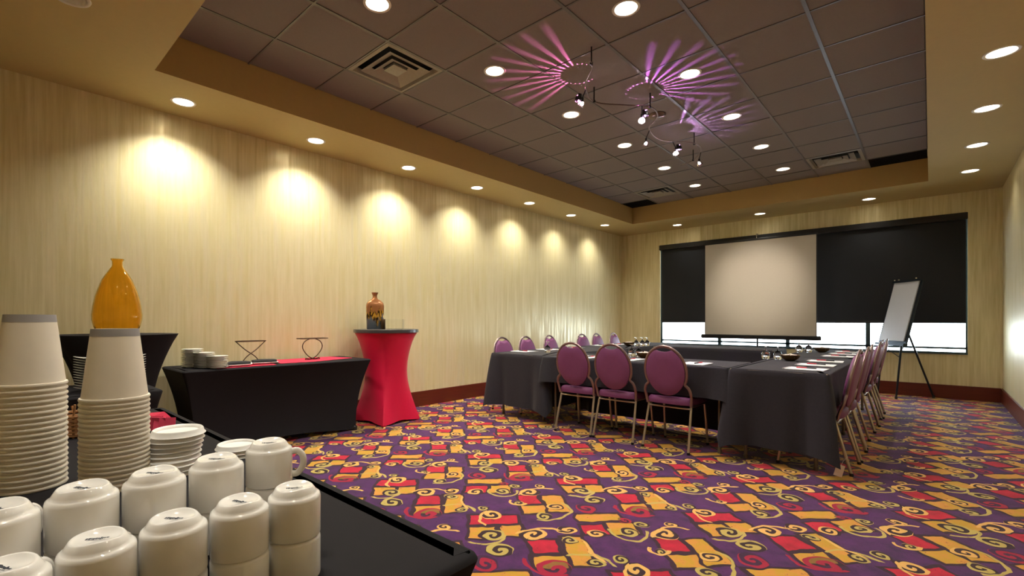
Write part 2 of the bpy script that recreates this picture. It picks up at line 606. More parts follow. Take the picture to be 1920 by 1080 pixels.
# acoustic tiles on a metal grid
xs = [RX] + [-.63 - .61 * k for k in range(6)] + [LX]
ys = [NY] + [.995 + .61 * k for k in range(13)] + [LY]
vent_cells = {(-3.375, 2.52): 'near', (-3.375, 8.01): 'far', (-.935, 8.01): 'far'}
grille_cells = [(-3.942, 8.557), (-.327, 8.557)]
G = .012
gm = MB()
for x in xs[1:-1]:
    gm.box(x - G, x + G, NY, LY, ZT - .001, ZT + .02)
for y in ys[1:-1]:
    gm.box(LX, RX, y - .007, y + .007, ZT - .0005, ZT + .02)
gm.build('ceiling_grid', 'tgrid', ceil)
mesh_cache = {}
for i in range(len(xs) - 1):
    for j in range(len(ys) - 1):
        x1, x0 = xs[i], xs[i + 1]
        y0, y1 = ys[j], ys[j + 1]
        if y1 - y0 < .1:
            continue
        cx, cy = (x0 + x1) / 2, (y0 + y1) / 2
        if any(abs(cx - a) < .1 and abs(cy - b) < .1 for a, b in list(vent_cells) + grille_cells):
            continue
        hole = any(abs(cx - a) < .05 and abs(cy - b) < .05 for a, b in CEIL)
        wx, wy = round(x1 - x0, 3), round(y1 - y0, 3)
        key = (wx, wy, hole)
        if key not in mesh_cache:
            mb = MB()
            a, b = wx / 2 - .009, wy / 2 - .0055
            if hole:
                holed(mb, -a, a, -b, b, 0, 0, HR, .006, .02)
            else:
                mb.loft([[(-a + k, -b + k, z), (a - k, -b + k, z), (a - k, b - k, z), (-a + k, b - k, z)] for k, z in ((0, .014), (0, .008), (.004, .004))], True, True)
            o = mb.build('ceiling_tile', 'tile', ceil)
            mesh_cache[key] = o.data
        else:
            o = bpy.data.objects.new('ceiling_tile', mesh_cache[key])
            C.objects.link(o)
            o.parent = ceil
        o.location = (cx, cy, ZT)

# recessed downlights -------------------------------------------------
def light_proto(name, lamp_mat):
    t = thing(name, (0, 0, 0), '', 'downlight')
    MB().lathe([(HR - .004, -.002), (HR + .002, -.006), (HR + .014, -.004), (HR + .016, .0)], 32).build('trim_ring', 'white_trim', t, True)
    MB().lathe([(HR - .003, -.001), (HR - .008, .03), (HR - .020, .075), (HR - .026, .09)], 32).build('reflector', 'reflector', t, True)
    MB().lathe([(.0, .064), (.03, .062), (.048, .066), (.058, .085)], 24).build('lamp', lamp_mat, t, True)
    return t
dl = light_proto('recessed_downlight', 'lamp')
dl_used = [False]
def spot(parent, power, size, blend, color=WARM, radius=.03, loc=(0, 0, .02), rot=None):
    L = bpy.data.lights.new('downlight_beam', 'SPOT')
    L.energy = power
    L.color = color
    L.spot_size = R(size)
    L.spot_blend = blend
    L.shadow_soft_size = radius
    o = bpy.data.objects.new('beam', L)
    C.objects.link(o)
    o.parent = parent
    o.location = loc
    if rot:
        o.rotation_euler = rot
    return o
def downlight(x, y, z, label, group, power, size=120, blend=1.0, color=WARM):
    if dl_used[0]:
        o = bpy.data.objects.new('recessed_downlight', None)
        o.empty_display_size = .05
        C.objects.link(o)
        o['category'] = 'downlight'
        for ch in dl.children:
            if ch.type == 'MESH':
                c = ch.copy()
                C.objects.link(c)
                c.parent = o
    else:
        o = dl
    dl_used[0] = True
    o.location = (x, y, z)
    o['label'] = label
    o['group'] = group
    if power:
        spot(o, power, size, blend, color)
    return o
for i, y in enumerate(LEFT_Y):
    downlight(LXX, y, ZS, '%s recessed downlight from the vase end along soffit above the buffet wall' % ORD[i], 'downlights along the buffet wall soffit', P_WALL * (1, 1, .95, .85, .7, .55, .5)[i])
for i, x in enumerate(FAR_X):
    downlight(x, FYY, ZS, ['recessed downlight in window soffit by the corner with the buffet wall', 'recessed downlight in window soffit above the projection screen', 'recessed downlight in window soffit above the flip chart side'][i], 'downlights above the window wall', P_FAR)
for i, y in enumerate(RIGHT_Y):
    downlight(RXX, y, ZS, '%s recessed downlight from the window along the plain soffit opposite the buffet' % ORD[len(RIGHT_Y) - 1 - i], 'downlights along the opposite soffit', P_RIGHT)
for i, (x, y) in enumerate(CEIL):
    col_ = 'track light side nearer the buffet' if x < -2 else 'track light side away from the buffet'
    downlight(x, y, ZT + .006, '%s tile-ceiling downlight counted from the window on the %s' % (ORD[5 - i % 6], col_), 'downlights in the tiled ceiling', P_CEIL * (1, 1, 1, .8, .55, .35)[i % 6], 132, .8)
for (x, y), lab in zip(NEAR_FILL, ('behind the paper cup stacks', 'closest to the coffee mugs')):  # fill lamps added to light the coffee mugs from above
    downlight(x, y, ZS, 'added unseen fill downlight in the camera end soffit ' + lab, 'added fill downlights in the camera end soffit', 26.0, 110, .8)
od = light_proto('unlit_downlight', 'lamp_dim')
od.location = (NEAR[0], NEAR[1], ZS)
od['label'] = 'unlit recessed downlight in the soffit above the paper cup stacks'

# air diffusers and return grilles ------------------------------------
vp = thing('ceiling_vent', (0, 0, 0), '', 'vent')
def sq(h, z):
    return [(-h, -h, z), (h, -h, z), (h, h, z), (-h, h, z)]
MB().loft([sq(.295, .006), sq(.293, .0), sq(.262, -.004), sq(.245, .03)]).build('vent_frame', 'vent', vp)
for k, (a, b) in enumerate(((.214, .150), (.140, .082))):
    MB().loft([sq(a - .004, -.004), sq(a, -.008), sq(b, .018), sq(b - .004, .018)]).build('louver', 'vent', vp)
MB().loft([sq(.066, .02), sq(.072, -.004)], False, False).loft([sq(.072, -.004), sq(.03, -.007)], False, True).build('centre_plate', 'vent', vp)
MB().box(-.25, .25, -.25, .25, .11, .12).build('plenum_box', 'dark', vp)
vu = [False]
place(vp, vu, (-3.375, 2.52, ZT), 0, 'square stepped ceiling vent above the black buffet table', 'square ceiling vents')
place(vp, vu, (-3.375, 8.01, ZT), 0, 'square stepped ceiling vent by the window end on the buffet side', 'square ceiling vents')
place(vp, vu, (-.935, 8.01, ZT), 0, 'square stepped ceiling vent by the window end above the flip chart side', 'square ceiling vents')
for (cx, cy), lab in zip(grille_cells, ('dark return air grille in tray corner on the buffet side', 'dark return air grille in tray corner above the flip chart')):
    g = thing('return_grille', (cx, cy, ZT), lab, 'grille', 'dark return air grilles')
    hx = .262 if cx < -2 else .295
    MB().box(-hx, hx, -.236, .236, .012, .02).build('backing', 'dark', g)
    for k in range(9):
        y = -.21 + k * .0525
        MB().box(-hx, hx, y - .003, y + .003, .0, .012).build('bar', 'black', g)

# ------------------------------------------------------------------ window with frame, panes, sill
win = struct(MB().build('window_1', 'frame'))
MXS = [-4.105, -2.978, -1.849, -.739, .382]
fy0, fy1 = YF + .03, YF + .10
MB().box(WX0, MXS[0] + .012, fy0, fy1, WZ0, WZ1).build('jamb', 'frame', win)
MB().box(MXS[4] - .012, WX1, fy0, fy1, WZ0, WZ1).build('jamb', 'frame', win)
MB().box(WX0, WX1, fy0, fy1, WZ1 - .05, WZ1).build('head_rail', 'frame', win)
MB().box(WX0, WX1, YF - .02, fy1, WZ0, WZ0 + .035).build('window_sill', 'frame', win)
MB().box(WX0, WX1, fy0, fy1, WZ0 + .075, WZ0 + .105).build('bottom_rail', 'frame', win)
for x in MXS[1:-1]:
    MB().box(x - .03, x + .03, fy0, fy1, WZ0, WZ1).build('mullion', 'frame', win)
for a, b in zip(MXS[:-1], MXS[1:]):
    MB().box(a, b, YF + .062, YF + .066, WZ0 + .02, WZ1 - .02).build('pane', 'pane', win)
# roller shades (two) and black cassette
cas = thing('shade_cassette', (0, 0, 0), 'long black shade cassette across the top of the window', 'cassette')
MB().rbox(WX0, WX1, YF - .06, YF + .02, WZ1 - .10, WZ1, .006).build('housing', 'black', cas)
for k, (a, b, lab) in enumerate(((MXS[0] + .01, MXS[2] - .004, 'black roller shade half down behind the projection screen'),
                                 (MXS[2] + .004, MXS[4] - .01, 'black roller shade half down behind the flip chart easel'))):
    sh = thing('roller_shade', ((a + b) / 2, YF + .0, 1.113), lab, 'shade', 'black roller shades')
    w = (b - a) / 2
    m = MB()
    ring0 = [[(-w + 2 * w * i / 40, .0022 * math.sin(i * 1.3 + k) + d, z) for i in range(41)] for z in (.02, .8, WZ1 - .10 - 1.113) for d in (0,)]
    m.loft(ring0, closed=False)
    m.build('shade_cloth', 'shade', sh, True)
    MB().rbox(-w, w, -.009, .009, 0, .024, .003).build('hem_bar', 'black', sh)

# ------------------------------------------------------------------ track light
tr = thing('track_light', (0, 0, 0), 'wavy monorail track light with small halogen heads under the tiled ceiling', 'track light')
RZ = 3.2
rail = [(-1.95, 3.36), (-2.0, 3.45), (-2.2, 3.69), (-2.28, 4.0), (-2.11, 4.25), (-1.95, 4.45), (-1.99, 4.72), (-2.18, 4.95), (-2.22, 5.36), (-1.99, 5.70), (-2.01, 6.03), (-2.2, 6.31), (-2.41, 6.43)]
rp = smooth_path([(x, y, RZ) for x, y in rail], 8)
MB().tube(rp, .006, 8).build('rail', 'track', tr, True)
for (x, y) in ((-1.96, 3.38), (-2.28, 3.98), (-1.95, 4.45), (-1.99, 5.74), (-2.2, 6.31)):
    MB().tube([(x, y, RZ - .012), (x, y, ZT + .01)], .006, 8).lathe([(.0, 0), (.013, .002), (.013, .02), (.0, .024)], 10, (x, y, RZ - .014)).build('standoff', 'black', tr, True)
MB().lathe([(.0, -.035), (.07, -.033), (.085, -.02), (.088, .0)], 28, (-2.10, 4.97, ZT + .004)).build('power_canopy', 'track', tr, True)
def aim_rot(frm, to):
    return (Vector(to) - Vector(frm)).to_track_quat('-Z', 'Y')
heads = [((-2.235, 3.70), (-4.6, 3.2, .9), 1), ((-2.0, 4.38), (-1.2, 2.2, 0), 1), ((-2.235, 5.0), (-3.6, 5.3, .7), 0),
         ((-2.11, 5.5), (-1.3, 3.6, 0), 1), ((-2.05, 6.08), (-2.157, 9.2, 1.75), 0)]
for k, ((x, y), to, pinky) in enumerate(heads):
    hz = 3.075
    q = min(rp, key=lambda p: (p.x - x) ** 2 + (p.y - y) ** 2)
    st = MB().tube([(q.x, q.y, RZ), ((q.x + x) / 2, (q.y + y) / 2, RZ - .04), (x, y, hz + .05)], .005, 6)
    st.lathe([(.0, .05), (.011, .048), (.011, .015), (.007, .012)], 10, (x, y, hz))
    head = st.build('lamp_head', 'black', tr, True)
    rot = aim_rot((x, y, hz), to).to_matrix()
    cone = MB().lathe([(.009, .022), (.016, .012), (.026, -.012), (.033, -.03), (.031, -.03), (.024, -.012), (.014, .012)], 20)
    cone.v = [tuple(rot @ Vector(p) + Vector((x, y, hz))) for p in cone.v]
    cone.build('shade', 'glow_shade', head, True)
    bl = MB().lathe([(.0, -.022), (.012, -.018), (.017, -.008), (.009, .008), (.0, .012)], 14)
    bl.v = [tuple(rot @ Vector(p) + Vector((x, y, hz))) for p in bl.v]
    bl.build('bulb', 'bulb', head, True)
    # spot beam of the head
    o = spot(tr, (105.0 if k == 4 else 6.0), (31 if k == 4 else 60), 1.0 if k == 4 else .6, (1, .88, .74), .012, loc=tuple(Vector((x, y, hz)) + rot @ Vector((0, 0, -.036))), rot=rot.to_euler())
    if pinky:
        # added finned mask, no lamp part, that fans the dichroic violet leak into streaks
        fn = MB()
        sd0 = ((-.73, -.69), (1, -.04), None, (1, .1))[k]
        px, py, pz = x + sd0[0] * .034, y + sd0[1] * .034, hz + .04
        for i in range(26):
            a = 2 * math.pi * i / 26
            c, s_ = math.cos(a), math.sin(a)
            nx, ny = -s_ * .0010, c * .0010
            fn.add([(px + c * r_ + nx * g_, py + s_ * r_ + ny * g_, pz + z_) for r_ in (.012, .024) for g_ in (-1, 1) for z_ in (-.02, .022)],
                   [(0, 1, 3, 2), (4, 6, 7, 5), (0, 4, 5, 1), (2, 3, 7, 6), (1, 5, 7, 3), (0, 2, 6, 4)])
        fn.lathe([(.0, .028), (.021, .028), (.021, .031), (.0, .034)], 18, (px, py, pz + .0))
        a0 = math.atan2(sd0[1], sd0[0])
        for i in range(16):
            p_ = [(px + .028 * math.cos(q), py + .028 * math.sin(q)) for q in (a0 + R(70) + R(220) * i / 16, a0 + R(70) + R(220) * (i + 1) / 16)]
            fn.quad((*p_[0], pz - .02), (*p_[1], pz - .02), (*p_[1], pz + .034), (*p_[0], pz + .034))
        fn.lathe([(.030, -.02), (.030, .008), (.031, .008), (.031, -.02)], 32, (px, py, pz))
        fn.build('streak_light_mask', 'black', head)
        L = bpy.data.lights.new('dichroic_leak', 'POINT')
        L.energy = (11, 11, 0, 8)[k]
        L.color = ((1, .22, .55), (.85, .25, 1), (1, 1, 1), (.75, .4, 1))[k]
        L.shadow_soft_size = .0004
        lo = bpy.data.objects.new('leak', L)
        C.objects.link(lo)
        lo.parent = tr
        lo.location = (px, py, pz + .0)

# ------------------------------------------------------------------ projection screen
SY = 9.2
ps = thing('projection_screen', (-2.157, SY, 0), 'portable projection screen with pale fabric on a black tripod stand', 'screen')
sw = .843
m = MB()
m.box(-sw, sw, -.002, .002, .905, 2.53)
m.build('screen_fabric', 'screen', ps)
MB().box(-sw - .004, -sw + .006, -.003, .0035, .905, 2.53).build('border', 'black', ps)
MB().box(sw - .006, sw + .004, -.003, .0035, .905, 2.53).build('border', 'black', ps)
MB().rbox(-sw - .01, sw + .01, -.01, .014, 2.525, 2.56, .004).build('top_bar', 'black', ps)
MB().rbox(-sw - .06, sw + .06, -.035, .03, .835, .905, .012).build('roller_case', 'black', ps)
MB().tube([(0, .035, .12), (0, .035, 2.62)], .014, 10).build('pole', 'black', ps, True)
MB().tube([(0, .035, 2.60), (0, .0, 2.635), (0, -.02, 2.60), (0, -.012, 2.56)], .007, 8).lathe([(0, 0), (.02, .01), (.02, .03), (0, .04)], 12, (0, .02, 2.6)).build('hook', 'steel', ps, True)
for a in (-90, 30, 150):
    c, s_ = math.cos(R(a)), math.sin(R(a))
    MB().tube([(c * .03, .035 + s_ * .03, .55), (c * .33, .035 + s_ * .33, .26), (c * .46, .035 + s_ * .46, .012)], .011, 8).build('leg', 'black', ps, True)

# ------------------------------------------------------------------ flip chart easel and its pad
RB = Vector((-.279, 9.23, .854))
LB = Vector((-.575, 9.62, .854))
ax = (LB - RB).normalized()          # along the board, towards the window
nrm = Vector((-.795, -.60, 0))
nrm = (nrm - ax * nrm.dot(ax)).normalized()
leanv = (Vector((0, 0, 1)) - nrm * .24).normalized()
wid = (LB - RB).length
hgt = .90
ea = thing('flip_chart_easel', (-.427, 9.425, 0), 'dark folding flip chart easel in front of the uncovered window strip', 'easel')
def loc_(p):
    return p - Vector((-.427, 9.425, 0))
def slab(a, b, w0, w1, h0, h1, base):
    """box in board coordinates: a..b along board, h up, w along the normal"""
    m = MB()
    P = lambda u, h, w: tuple(base + ax * u + leanv * h + nrm * w)
    m.add([P(a, h0, w0), P(b, h0, w0), P(b, h0, w1), P(a, h0, w1), P(a, h1, w0), P(b, h1, w0), P(b, h1, w1), P(a, h1, w1)],
          [(3, 2, 1, 0), (4, 5, 6, 7), (0, 1, 5, 4), (1, 2, 6, 5), (2, 3, 7, 6), (3, 0, 4, 7)])
    return m
base = loc_(RB)
slab(-.03, wid + .03, -.03, -.012, -.04, hgt + .02, base).build('backboard', 'easel', ea)
slab(-.04, wid + .04, -.03, .03, -.07, -.035, base).build('tray', 'easel', ea)
slab(-.02, wid + .02, -.012, .02, hgt - .0, hgt + .025, base).build('clamp_bar', 'easel', ea)
for u in (.08, wid - .08, wid + .0):
    p = base + ax * u + leanv * (hgt + .03)
    MB().lathe([(0, 0), (.012, .004), (.012, .02), (0, .026)], 10, tuple(p)).build('clamp_knob', 'steel', ea, True)
topr = base + leanv * .2 - nrm * .03
for q0, q1 in ((base - leanv * .06 + ax * .06 - nrm * .02, loc_(Vector((-.37, 9.33, .012)))), (base - leanv * .06 + ax * (wid - .06) - nrm * .02, loc_(Vector((-.60, 9.66, .012)))),
               (base + leanv * .40 + ax * .25 - nrm * .04, loc_(Vector((.03, 9.86, .012))))):
    lg = MB().tube([q0, q0.lerp(q1, .5), q1], [.013, .013, .012], 10).build('leg', 'easel', ea, True)
    MB().lathe([(0, 0), (.017, 0), (.017, .03), (.012, .04)], 10, (q1.x, q1.y, 0)).build('foot', 'black', lg, True)
MB().tube([base - leanv * .10 + ax * .06 - nrm * .05, base - leanv * .25 + ax * wid * .5 - nrm * .16, base - leanv * .1 + ax * (wid - .06) - nrm * .05], .006, 6).build('brace', 'easel', ea, True)
pad = thing('flip_chart_pad', (-.427, 9.425, 0), 'blank pale grey paper pad clamped on the flip chart easel', 'paper pad')
slab(.01, wid - .01, -.010, .004, .0, hgt - .002, base).build('paper_stack', 'padgrey', pad)

# ------------------------------------------------------------------ tables with cloths
def perim(x0, x1, y0, y1, step=.03, rc=.02, nc=7):
    """points (x, y, nx, ny, side, cornerness, frac) counter-clockwise"""
    out = []
    def edge(ax_, ay, bx, by, nx, ny, sd):
        L = math.hypot(bx - ax_, by - ay)
        n = max(2, int(L / step))
        for i in range(n):
            f = (i + .5) / n
            out.append((ax_ + (bx - ax_) * f, ay + (by - ay) * f, nx, ny, (sd, sd), 0, f))
    def corner(cx, cy, a0, s0, s1):
        for i in range(nc):
            a = R(a0 + 90 * (i + .5) / nc)
            w = 1 - abs((i + .5) / nc - .5) * 2
            out.append((cx + rc * math.cos(a), cy + rc * math.sin(a), math.cos(a), math.sin(a), (s0, s1), w, 0 if i < nc / 2 else 1))
    edge(x0 + rc, y0, x1 - rc, y0, 0, -1, 'S')
    corner(x1 - rc, y0 + rc, -90, 'S', 'E')
    edge(x1, y0 + rc, x1, y1 - rc, 1, 0, 'E')
    corner(x1 - rc, y1 - rc, 0, 'E', 'N')
    edge(x1 - rc, y1, x0 + rc, y1, 0, 1, 'N')
    corner(x0 + rc, y1 - rc, 90, 'N', 'W')
    edge(x0, y1 - rc, x0, y0 + rc, -1, 0, 'W')
    corner(x0 + rc, y0 + rc, 180, 'W', 'S')
    return out

def cloth_mesh(x0, x1, y0, y1, z, drops, amp=.012, seed=0, corner=.075, freq=9.0, cdrop=.05):
    rnd = random.Random(seed)
    ph = [rnd.uniform(0, 6.28) for _ in range(4)]
    pts = perim(x0, x1, y0, y1)
    rings = []
    T = [0, .03, .08, .18, .32, .48, .64, .8, .92, 1.0]
    top = [(x - nx * .05, y - ny * .05, z + .003) for x, y, nx, ny, sd, w, f in pts]
    rings.append(top)
    rings.append([(x - nx * .004, y - ny * .004, z + .003) for x, y, nx, ny, sd, w, f in pts])
    for t in T[1:]:
        ring = []
        for i, (x, y, nx, ny, sd, w, f) in enumerate(pts):
            d0, d1 = drops[sd[0]], drops[sd[1]]
            d = d0 if sd[0] == sd[1] else d0 + (d1 - d0) * f
            s_ = x * 1.0 + y * 1.0
            fold = math.sin(freq * s_ + ph[0]) * .6 + math.sin(freq * 2.3 * s_ + ph[1]) * .4
            near = 0
            if sd[0] == sd[1]:
                L = (x1 - x0) if sd[0] in 'SN' else (y1 - y0)
                e = min(f, 1 - f) * L
                near = math.exp(-(e / .10) ** 2) - 1.2 * math.exp(-((e - .16) / .06) ** 2) * .35
            else:
                near = 1.0 + .45 * w
            off = .006 + .012 * t + amp * fold * t ** 1.3 * (1 - .7 * max(0, min(1, near))) + corner * max(-.3, near) * t ** .9 * (d / .6)
            zz = z + .003 - d * t - (cdrop * w * t ** 2 if w else 0)
            ring.append((x + nx * off, y + ny * off, max(.012, zz)))
        rings.append(ring)
    m = MB()
    m.loft(rings, cap0=False)
    n = len(pts)
    m.f.append(tuple(range(n)))
    return m

def folding_table(x0, x1, y0, y1, h, label, group):
    t = thing('folding_table', ((x0 + x1) / 2, (y0 + y1) / 2, 0), label, 'table', group)
    a, b = (x1 - x0) / 2, (y1 - y0) / 2
    MB().rbox(-a, a, -b, b, h - .022, h, .004).build('tabletop', 'table_top', t)
    for sx in (-1, 1):
        for sy in (-1, 1):
            lx, ly = sx * (a - .09), sy * (b - .12)
            MB().tube([(lx, ly, .006), (lx, ly, h - .02)], .014, 8).lathe([(0, 0), (.018, 0), (.018, .03), (.014, .032)], 8, (lx, ly, 0)).build('leg', 'table_leg', t, True)
    return t

TZ = .757
def tbl(x0, x1, y0, y1, drops, tlab, clab, seed, **kw):
    folding_table(x0, x1, y0, y1, TZ, tlab, 'folding tables under charcoal cloths')
    o = cloth_mesh(x0, x1, y0, y1, TZ, drops, seed=seed, **kw).build('tablecloth', 'cloth', None, True)
    tag(o, clab, 'tablecloth', 'charcoal cloths of the meeting tables')
    return o
full = .64
RT0, RT1 = -1.22, -.552
tbl(RT0, RT1, 4.345, 6.17, dict(S=.62, E=.27, N=.2, W=.55), 'folding table under the cloth beside the three near chairs, bearing a bowl and notepads', 'charcoal cloth on the meeting table end that points to the camera', 3)
tbl(RT0, RT1, 6.18, 8.0, dict(S=.25, E=.27, N=.6, W=.55), 'folding table under the cloth nearest the flip chart easel', 'charcoal cloth on the meeting table beside the flip chart easel', 4)
tbl(-3.13, -1.245, 4.345, 5.08, dict(S=.275, E=.1, N=.70, W=.1), 'folding table under the cloth behind the three oval-back chairs', 'short charcoal cloth on the table behind the three oval-back chairs', 5, cdrop=.03)
tbl(-3.93, -3.145, 4.39, 6.38, dict(S=.62, E=.6, N=.2, W=.27), 'folding table under the cloth at the corner next to the red cocktail table', 'charcoal cloth hanging to the floor on the corner table facing the buffet', 6)
tbl(-3.93, -3.145, 6.39, 8.38, dict(S=.25, E=.6, N=.6, W=.27), 'folding table under the cloth by the window corner of the buffet wall', 'charcoal cloth on the table by the window corner of the buffet wall', 7)
tbl(-3.12, -1.50, 7.24, 7.98, dict(S=.66, E=.66, N=.6, W=.6), 'folding table under the pleated cloth closest to the projection screen', 'pleated dark cloth on the head table before the projection screen', 8, amp=.02, freq=42.0, corner=.02)

# ------------------------------------------------------------------ stretch-cover tables
def spandex_rect(name, x0, x1, y0, y1, z, label, inset=.10, pull=.05, seed=0, arch=.05):
    cx, cy = (x0 + x1) / 2, (y0 + y1) / 2
    t = thing(name, (cx, cy, 0), label, 'table')
    a, b = (x1 - x0) / 2, (y1 - y0) / 2
    pts = perim(-a, a, -b, b, .04, .025, 7)
    rings = [[(x - nx * .05, y - ny * .05, z) for x, y, nx, ny, sd, w, f in pts], [(x - nx * .014, y - ny * .014, z - .0005) for x, y, nx, ny, sd, w, f in pts],
             [(x - nx * .005, y - ny * .005, z - .004) for x, y, nx, ny, sd, w, f in pts], [(x, y, z - .012) for x, y, nx, ny, sd, w, f in pts]]
    for k in range(1, 13):
        u = k / 12
        ring = []
        for x, y, nx, ny, sd, w, f in pts:
            s_ = math.sin(math.pi * f) if sd[0] == sd[1] else 0
            fx = x * (a - inset) / a
            fy = y * (b - inset) / b
            g = 1 - (1 - u) ** 1.7
            px, py = x + (fx - x) * g, y + (fy - y) * g
            q = pull * math.sin(math.pi * u) ** .9 * (.35 + .65 * s_ ** .7) + .03 * s_ * u
            zz = z - .012 - (z - .024) * u + arch * (s_ ** 1.5) * u ** 6
            ring.append((px - nx * q, py - ny * q, zz))
        rings.append(ring)
    m = MB().loft(rings)
    m.f.append(tuple(range(len(pts))))
    m.build('stretch_cover', 'spandex', t, True)
    for sx in (-1, 1):
        for sy in (-1, 1):
            MB().lathe([(0, 0), (.03, 0), (.032, .03), (.022, .045)], 12, (sx * (a - inset - .02), sy * (b - inset - .02), 0)).build('foot_pocket', 'black', t, True)
    return t

def spandex_round(name, x, y, r, z, rot, foot, waist, mat, label):
    t = thing(name, (x, y, 0), label, 'table')
    n = 96
    def ring(u):
        out = []
        for i in range(n):
            a = 2 * math.pi * i / n
            k = (a - rot) % (math.pi / 2) - math.pi / 4       # -45..45 from the mid of a side; feet at +-45
            star = foot * math.cos(math.pi / 4) / math.cos(k) * (1 - .10 * math.cos(2 * k) ** 2)
            rf = star
            g = u ** 1.35
            rr = r + (rf - r) * g
            mid = math.sin(math.pi * min(1, u * .98) ** .85)
            rr -= mid * (.5 * (r + rf) - waist) * (1 - .12 * math.cos(4 * (a - rot)) * u)
            side_ = math.cos(2 * k) ** 2 if True else 0
            zz = (z - .012) * (1 - u) + .012 + (.035 if mat == 'spandex' else .018) * side_ * u ** 9
            out.append((rr * math.cos(a), rr * math.sin(a), zz))
        return out
    rings = [ring(k / 18) for k in range(19)]
    m = MB()
    top = [[(.9 * r * math.cos(2 * math.pi * i / n), .9 * r * math.sin(2 * math.pi * i / n), z) for i in range(n)],
           [(.985 * r * math.cos(2 * math.pi * i / n), .985 * r * math.sin(2 * math.pi * i / n), z) for i in range(n)]]
    m.loft(top + rings)
    m.f.append(tuple(range(n)))
    m.build('stretch_cover', mat, t, True)
    for i in range(4):
        a = rot + i * math.pi / 2
        MB().lathe([(0, 0), (.028, 0), (.03, .02), (.02, .035)], 12, ((foot - .05) * math.cos(a), (foot - .05) * math.sin(a), 0)).build('foot_pocket', mat, t, True)
    return t

BZ = .75
BX0, BX1, BY0, BY1 = -4.93, -4.30, 1.14, 2.90
spandex_rect('buffet_table', BX0, BX1, BY0, BY1, BZ, 'long buffet table in tight black stretch cover along the streaked wall', .11, .05)
RCX, RCY, RCZ = -4.595, 3.30, 1.055
rt = spandex_round('cocktail_table', RCX, RCY, .355, RCZ - .042, math.atan2(-.255, .30) + 0.0, .40, .235, 'red_spandex', 'tall cocktail table in bright red stretch cover beside the buffet')
MB().lathe([(.0, RCZ - .042), (.355, RCZ - .042), (.372, RCZ - .036), (.372, RCZ - .004), (.366, RCZ), (.0, RCZ)], 64).build('table_top', 'marble', rt, True)
BCX, BCY = -4.32, .725
spandex_round('cocktail_table', BCX, BCY, .38, 1.055, R(12), .36, .20, 'spandex', 'tall cocktail table in black stretch cover holding the amber vase')
spandex_rect('side_buffet_table', -4.07, -3.40, -.95, .80, .735, 'black stretch-covered table with square plates in front of the black cocktail table', .08, .04)
FZ = .73
spandex_rect('coffee_table', -2.75, -.60, -.12, .648, FZ, 'black stretch-covered table holding the upturned mugs and paper cups', .10, .05)

# ------------------------------------------------------------------ chairs
def chair_proto():
    t = thing('banquet_chair', (0, 0, 0), '', 'chair')
    lean = lambda z: -.185 - max(0, z - .44) * .20
    zc, hw, hh = .700, .180, .222
    # back pad with a hand slot at the top
    n = 48
    def outline(scale, dy, cut):
        out = []
        for i in range(n):
            a = 2 * math.pi * i / n
            ca, sa = math.cos(a), math.sin(a)
            rz = hh * scale
            k = max(0, 1 - (abs(a - math.pi / 2) / .42) ** 2) if abs(a - math.pi / 2) < .42 else 0
            z = zc + rz * sa - cut * k
            out.append((hw * scale * ca, lean(z) + dy, z))
        return out
    m = MB()
    m.loft([outline(.80, .030, .035), outline(.93, .024, .036), outline(.965, .006, .036), outline(.965, -.010, .036), outline(.90, -.018, .036), outline(.5, -.021, .0)], True, True)
    m.build('backrest', 'purple', t, True)
    # tubular back frame
    pth = [(-.196, -.165, .40), (-.204, -.18, .47), (-.206, lean(.52), .52), (-.190, lean(.57), .565)]
    a0 = R(208)
    for i in range(25):
        a = a0 - (a0 + R(28)) * i / 24
        z = zc + hh * math.sin(a) * 1.0
        pth.append((hw * math.cos(a) * 1.03, lean(z), z + .004 * math.sin(a)))
    pth += [(.190, lean(.57), .565), (.206, lean(.52), .52), (.204, -.18, .47), (.196, -.165, .40)]
    MB().tube(smooth_path(pth, 3), .0105, 8, sx=1.25).build('back_frame', 'chair_frame', t, True)
    # seat
    def seat(s, z):
        pts = []
        for (x, y) in ((-.185, -.17), (-.12, -.195), (.12, -.195), (.185, -.17), (.212, .0), (.215, .17), (.19, .225), (.10, .24), (-.10, .24), (-.19, .225), (-.215, .17), (-.212, .0)):
            pts.append((x * s, .02 + (y - .02) * s, z))
        return pts
    MB().loft([seat(.95, .405), seat(.99, .410), seat(1.0, .43), seat(.99, .455), seat(.93, .470), seat(.6, .474)], True, True).build('seat', 'purple_seat', t, True)
    for sx in (-1, 1):
        for (ax_, ay_, bx_, by_) in ((.19, -.14, .205, -.25), (.19, .17, .20, .225)):
            lg = MB().tube([(sx * ax_, ay_, .415), (sx * bx_, by_, .012)], .0115, 8).build('leg', 'chair_leg', t, True)
            MB().lathe([(0, 0), (.014, 0), (.014, .02), (.011, .022)], 8, (sx * bx_, by_, 0)).build('glide', 'penblack', lg, True)
        MB().tube([(sx * .192, -.155, .395), (sx * .192, .18, .395)], .009, 8).build('seat_rail', 'chair_frame', t, True)
    MB().tube([(-.192, -.158, .378), (.192, -.158, .378)], .0085, 8).build('stretcher', 'chair_leg', t, True)
    MB().tube([(-.192, .18, .385), (.192, .18, .385)], .0085, 8).build('stretcher', 'chair_leg', t, True)
    return t
cp = chair_proto()
cu = [False]
for x, y, rz, lab in ((-2.66, 4.45, .02, 'oval-back purple banquet chair closest to the red cocktail table, its back to the camera'),
                      (-2.22, 4.465, 0, 'oval-back purple banquet chair in the middle of the three facing away'),
                      (-1.71, 4.47, -.02, 'oval-back purple banquet chair of the three closest to the draped table end')):
    place(cp, cu, (x, y, 0), rz, lab, 'chairs on the near side of the meeting tables')
SIDE_Y = [4.69, 5.16, 5.68, 6.56, 7.06, 7.54]
